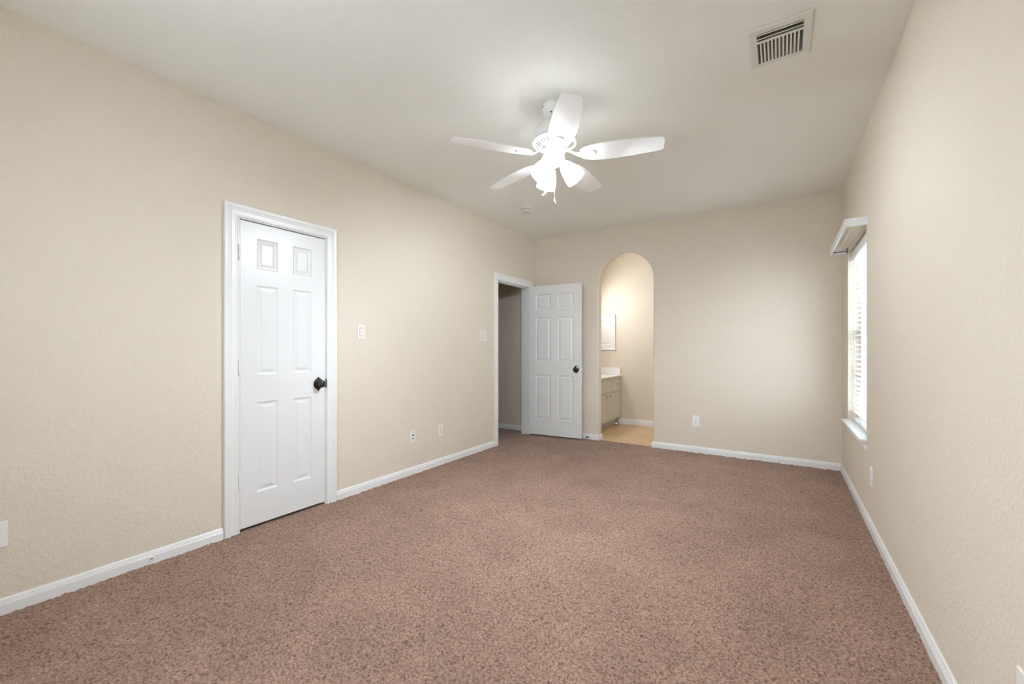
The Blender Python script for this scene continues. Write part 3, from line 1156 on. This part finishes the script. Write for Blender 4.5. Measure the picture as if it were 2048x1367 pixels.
for k in range(NB):
    x = -hx + 0.010 + (2 * hx - 0.020) * (k + 0.5) / NB
    bm = BM()
    q = [(x - 0.0050, -0.0085), (x + 0.0018, -0.0100), (x + 0.0024, -0.0088), (x - 0.0042, -0.0074)]
    A = [bm.verts.new((a, LY0, z)) for a, z in q]
    B = [bm.verts.new((a, LY1, z)) for a, z in q]
    bm.faces.new(A)
    bm.faces.new(B[::-1])
    for i in range(4):
        bm.faces.new((A[i], B[i], B[(i + 1) % 4], A[(i + 1) % 4]))
    obj('slat', bm, M_VENT, av)
bm = BM()
add_box(bm, (-hx, LY0 - 0.015, -0.0105), (hx, LY0, -0.007))
obj('crossbar', bm, M_VENT, av)
for y, hgt in ((-hy + 0.042, 0.0), (-hy + 0.012, 0.003)):
    bm = BM()
    add_box(bm, (-hx + 0.002, y, -0.0095 + hgt), (hx - 0.002, y + 0.0035 + hgt * 1.6, -0.0055))
    obj('crossbar', bm, M_VENT, av)
bm = BM()
add_box(bm, (-0.020, -hy + 0.008, -0.009), (0.0, -hy + 0.019, -0.005), 0.001)
add_box(bm, (0.006, -hy + 0.008, -0.009), (0.026, -hy + 0.019, -0.005), 0.001)
obj('damper_lever', bm, M_VENT, av)


# ------------------------------------------------------------------ wall plates
def plate_bm(w, h, t=0.006, b=0.0022):
    """local: x width, z height, front faces -y, back at y=0"""
    bm = BM()
    L = [(w / 2, h / 2, 0.0), (w / 2, h / 2, -t + b), (w / 2 - b, h / 2 - b, -t)]
    rings = [[bm.verts.new((sx * a, y, sz * c)) for sx, sz in ((-1, -1), (1, -1), (1, 1), (-1, 1))] for a, c, y in L]
    for a, b_ in zip(rings[:-1], rings[1:]):
        for k in range(4):
            bm.faces.new((a[k], a[(k + 1) % 4], b_[(k + 1) % 4], b_[k]))
    bm.faces.new(rings[-1])
    bm.faces.new(rings[0])
    return bm


def screws(parent, pts, m):
    for x, z in pts:
        bm = BM()
        add_lathe(bm, [(0, 0.0055), (0.0034, 0.0055), (0.0030, 0.0070), (0, 0.0072)], 12, Matrix.Rotation(math.pi / 2, 4, 'X'))
        obj('screw', bm, m, parent, loc=(x, 0, z))


def rocker(parent, x, m):
    bm = BM()
    add_box(bm, (x - 0.0172, -0.0068, -0.0340), (x + 0.0172, -0.004, 0.0340), 0.0008, 1)
    fr = obj('switch_frame', bm, M_GREYSLOT, parent)  # frame coloured grey to paint the shaded outline around the rocker
    bm = BM()
    pts = [(-0.0070, -0.031), (-0.0105, -0.031), (-0.0078, 0.0), (-0.0072, 0.031), (-0.0060, 0.031), (-0.0060, -0.031)]
    A = [bm.verts.new((x - 0.0145, y, z)) for y, z in pts]
    B = [bm.verts.new((x + 0.0145, y, z)) for y, z in pts]
    bm.faces.new(A)
    bm.faces.new(B[::-1])
    for k in range(len(pts)):
        bm.faces.new((A[k], B[k], B[(k + 1) % len(pts)], A[(k + 1) % len(pts)]))
    obj('rocker', bm, m, fr)


def receptacle(parent, z, m):
    bm = BM()
    ol = []
    for k in range(24):
        a = 2 * math.pi * k / 24
        ol.append((0.0170 * math.cos(a), max(-0.0135, min(0.0135, 0.0172 * math.sin(a)))))
    A = [bm.verts.new((x, -0.0050, z + q)) for x, q in ol]
    B = [bm.verts.new((x, -0.0078, z + q)) for x, q in ol]
    bm.faces.new(A)
    bm.faces.new(B[::-1])
    for k in range(24):
        bm.faces.new((A[k], A[(k + 1) % 24], B[(k + 1) % 24], B[k]))
    r = obj('receptacle', bm, m, parent)
    bm = BM()
    add_box(bm, (-0.0078, -0.0081, z - 0.001), (-0.0052, -0.0076, z + 0.0085))
    add_box(bm, (0.0052, -0.0081, z - 0.000), (0.0078, -0.0076, z + 0.0075))
    add_lathe(bm, [(0, 0.0076), (0.0034, 0.0076), (0.0034, 0.0081), (0, 0.0081)], 12, Matrix.Translation((0, 0, z - 0.0075)) @ Matrix.Rotation(math.pi / 2, 4, 'X'))
    obj('slot', bm, M_DARK, r)


RL, RB, RR = math.pi / 2, 0.0, -math.pi / 2          # plates on the left / back / right wall
# single rocker switch
s1 = thing('light_switch', 'ivory single rocker light switch on the wall beside the closed door', 'light switch', (XL, 2.248, 1.336), RL, 'rocker light switches')
obj('cover_plate', plate_bm(0.076, 0.121), M_PLATE, s1)
rocker(s1, 0.0, M_PLATE)
screws(s1, [(0, 0.048), (0, -0.048)], M_PLATE)
s2 = thing('light_switch', 'ivory two-gang rocker light switch beside the open doorway', 'light switch', (XL, 3.944, 1.346), RL, 'rocker light switches')
obj('cover_plate', plate_bm(0.121, 0.119), M_PLATE, s2)
for x in (-0.023, 0.023):
    rocker(s2, x, M_PLATE)
    screws(s2, [(x, 0.048), (x, -0.048)], M_PLATE)


def outlet(label, loc, rot, m):
    t = thing('wall_outlet', label, 'outlet', loc, rot, 'wall outlets')
    obj('cover_plate', plate_bm(0.076, 0.121), m, t)
    receptacle(t, 0.0195, m)
    receptacle(t, -0.0195, m)
    screws(t, [(0, 0)], m)
    return t


outlet('ivory duplex outlet low on the left wall, nearer the open doorway', (XL, 3.213, 0.355), RL, M_PLATE)
outlet('white duplex outlet low on the back wall right of the arch', (-0.830, YB, 0.359), RB, M_PLATEW)
outlet('white duplex outlet low on the right wall below the window', (XR, 3.586, 0.356), RR, M_PLATEW)
outlet('white outlet plate cut off at the lower right corner of the photo', (XR, 1.522, 0.347), RR, M_PLATE)
jk = thing('wall_plate', 'ivory jack plate with two dark round ports on the left wall', 'wall plate', (XL, 2.827, 0.357), RL, 'jack plates')
obj('cover_plate', plate_bm(0.076, 0.121), M_PLATE, jk)
for x, z, r in ((0.004, 0.013, 0.0085), (0.000, -0.019, 0.0060)):
    bm = BM()
    add_lathe(bm, [(0, 0.005), (r, 0.005), (r, 0.0085), (r * 0.7, 0.0105), (0, 0.0105)], 16, Matrix.Rotation(math.pi / 2, 4, 'X'))
    obj('port', bm, M_DARK, jk, loc=(x, 0, z))
screws(jk, [(0, 0.048), (0, -0.048)], M_PLATE)
cx_ = thing('wall_plate', 'white wall plate cut off at the left edge of the photo', 'wall plate', (XL, 0.311, 0.358), RL, 'jack plates')
obj('cover_plate', plate_bm(0.076, 0.117), M_PLATEW, cx_)
bm = BM()
add_lathe(bm, [(0, 0.005), (0.0060, 0.005), (0.0060, 0.013), (0.003, 0.013), (0, 0.010)], 16, Matrix.Rotation(math.pi / 2, 4, 'X'))
obj('port', bm, M_STEEL, cx_, loc=(0.004, 0, 0.004))

# ------------------------------------------------------------------ door stops
ds = thing('door_stop', 'bare white ring base of a door stop on the left baseboard', 'door stop', (XL + 0.014, 0.861, 0.028), 0, 'door stops')
bm = BM()
add_lathe(bm, [(0.0055, 0.0), (0.0125, 0.0), (0.0115, 0.005), (0.0075, 0.006), (0.0055, 0.003)], 24, Matrix.Rotation(math.pi / 2, 4, 'Y'), close=True)
obj('base_ring', bm, M_TRIM, ds, smooth=True)
bm = BM()
add_lathe(bm, [(0, 0.0), (0.0045, 0.0), (0.0040, 0.004), (0, 0.0045)], 16, Matrix.Rotation(math.pi / 2, 4, 'Y'))
obj('screw', bm, M_STEEL, ds)
ds = thing('door_stop', 'small dark spring door stop on the back baseboard behind the open door', 'door stop', (-2.150, YB - 0.014, 0.030), 0, 'door stops')
bm = BM()
pts = []
for k in range(60):
    a = 2 * math.pi * k / 8
    pts.append((0.0055 * math.cos(a), -0.006 - 0.046 * k / 59, 0.0055 * math.sin(a)))
add_tube(bm, pts, 0.0013, 6)
add_lathe(bm, [(0, 0), (0.009, 0), (0.007, 0.007), (0, 0.008)], 16, Matrix.Rotation(math.pi / 2, 4, 'X'))
obj('spring', bm, M_DARK, ds, smooth=True)
bm = BM()
add_lathe(bm, [(0, 0.050), (0.0075, 0.050), (0.0080, 0.056), (0.007, 0.066), (0, 0.067)], 16, Matrix.Rotation(math.pi / 2, 4, 'X'))
obj('tip', bm, M_DARK, ds, smooth=True)

# ------------------------------------------------------------------ bathroom vanity
VXF = -2.1635                   # cabinet face
VL0 = YB + WT + 0.02
va_ = thing('vanity_cabinet', 'pale grey bathroom vanity cabinet seen through the arch', 'cabinet', (VXF, BY1, 0), math.pi / 2)
# local frame: x = room Y - BY1 (negative towards the viewer), -y = out of the cabinet face (+X of the room)
y_ = lambda Y: Y - BY1
bm = BM()
add_box(bm, (y_(VL0), 0.0, 0.107), (-0.001, VXF - BX0 - 0.001, 0.756))
obj('body', bm, M_CAB, va_)
bm = BM()
add_box(bm, (y_(VL0), 0.070, -0.002), (-0.014, VXF - BX0 - 0.001, 0.107))
obj('toe_kick', bm, M_TOE, va_)
VR = [(0.0, 0.0), (0.006, 0.0), (0.012, 0.004), (0.018, 0.0045), (0.040, 0.0012), (0.044, 0.001)]


def front(name, ya, yb, za, zb_, raised=True):
    W, Hh = yb - ya, zb_ - za
    bm = BM()
    m = 0.045 if raised else 0.012
    rg = VR if raised else [(0, 0), (0.004, 0.002), (0.010, 0.0025)]
    panel_slab(bm, W, Hh, 0.018, [(m, W - m, m, Hh - m)], rings=rg, both=False)
    return obj(name, bm, M_CAB, va_, loc=(y_(ya), -0.0185, za))


def pull(parent, x, z):
    bm = BM()
    add_lathe(bm, [(0, 0.0), (0.0085, 0.0), (0.006, 0.004), (0.0055, 0.012), (0.0120, 0.018), (0.0145, 0.024), (0.011, 0.029), (0, 0.0305)], 20, Matrix.Rotation(math.pi / 2, 4, 'X'))
    obj('knob', bm, M_STEEL, parent, smooth=True, loc=(x, 0, z))


dR = front('door', 5.922, 6.465, 0.125, 0.515)
pull(dR, 0.060, 0.365)
dL = front('door', 5.375, 5.912, 0.125, 0.515)
pull(dL, 0.462, 0.365)
dw = front('drawer', 6.150, 6.465, 0.550, 0.718, False)
pull(dw, 0.170, 0.100)
front('false_front', 5.375, 6.125, 0.550, 0.718, False)

ct = thing('countertop', 'white vanity countertop with backsplash seen through the arch', 'countertop', (BX0, BY1, 0.757), 0)
bm = BM()
add_box(bm, (0.001, y_(VL0), 0.0), (-2.133 - BX0, -0.001, 0.020), 0.004)
obj('slab', bm, M_COUNTER, ct)
bm = BM()
add_box(bm, (0.020, -0.021, 0.0202), (-2.155 - BX0, -0.001, 0.135), 0.003)
obj('side_splash', bm, M_COUNTER, ct)
bm = BM()
add_box(bm, (0.001, y_(VL0), 0.0202), (0.020, -0.001, 0.135), 0.003)
obj('back_splash', bm, M_COUNTER, ct)

mc = thing('medicine_cabinet', 'white framed recessed medicine cabinet on the wall above the vanity', 'cabinet', (-2.236, BY1, 1.168), 0)
bm = BM()
W, Hh = 0.40, 0.580
sweep(bm, [(0, 0), (0, Hh), (-W, Hh), (-W, 0), (0, 0)][::1], [(0, 0), (0, 0.010), (0.006, 0.020), (0.020, 0.022), (0.034, 0.016), (0.040, 0.008), (0.040, 0)],
      lambda p, h: Vector((p.x, -h, p.y)), closed_ends=False)
obj('frame', bm, M_TRIM, mc)
bm = BM()
panel_slab(bm, W - 0.080, Hh - 0.080, 0.010, [(0.050, W - 0.130, 0.050, Hh - 0.130)], rings=[(0, 0), (0.006, 0.004), (0.014, 0.0045), (0.030, 0.001)], both=False)
obj('door', bm, M_TRIM, mc, loc=(-W + 0.040, -0.016, 0.040))

# lamp above the vanity mirror (outside the view) lights the bathroom
l = bpy.data.lights.new('vanity_lamp', 'AREA')
l.shape = 'RECTANGLE'
l.size, l.size_y = 0.14, 0.80
l.energy = BATH_W
l.color = (0.95, 0.975, 1.0)
lo = bpy.data.objects.new('vanity_lamp', l)
lo.location = (BX0 + 0.10, 5.80, 1.98)
lo.rotation_euler = (0, math.radians(-75), 0)
COL.objects.link(lo)
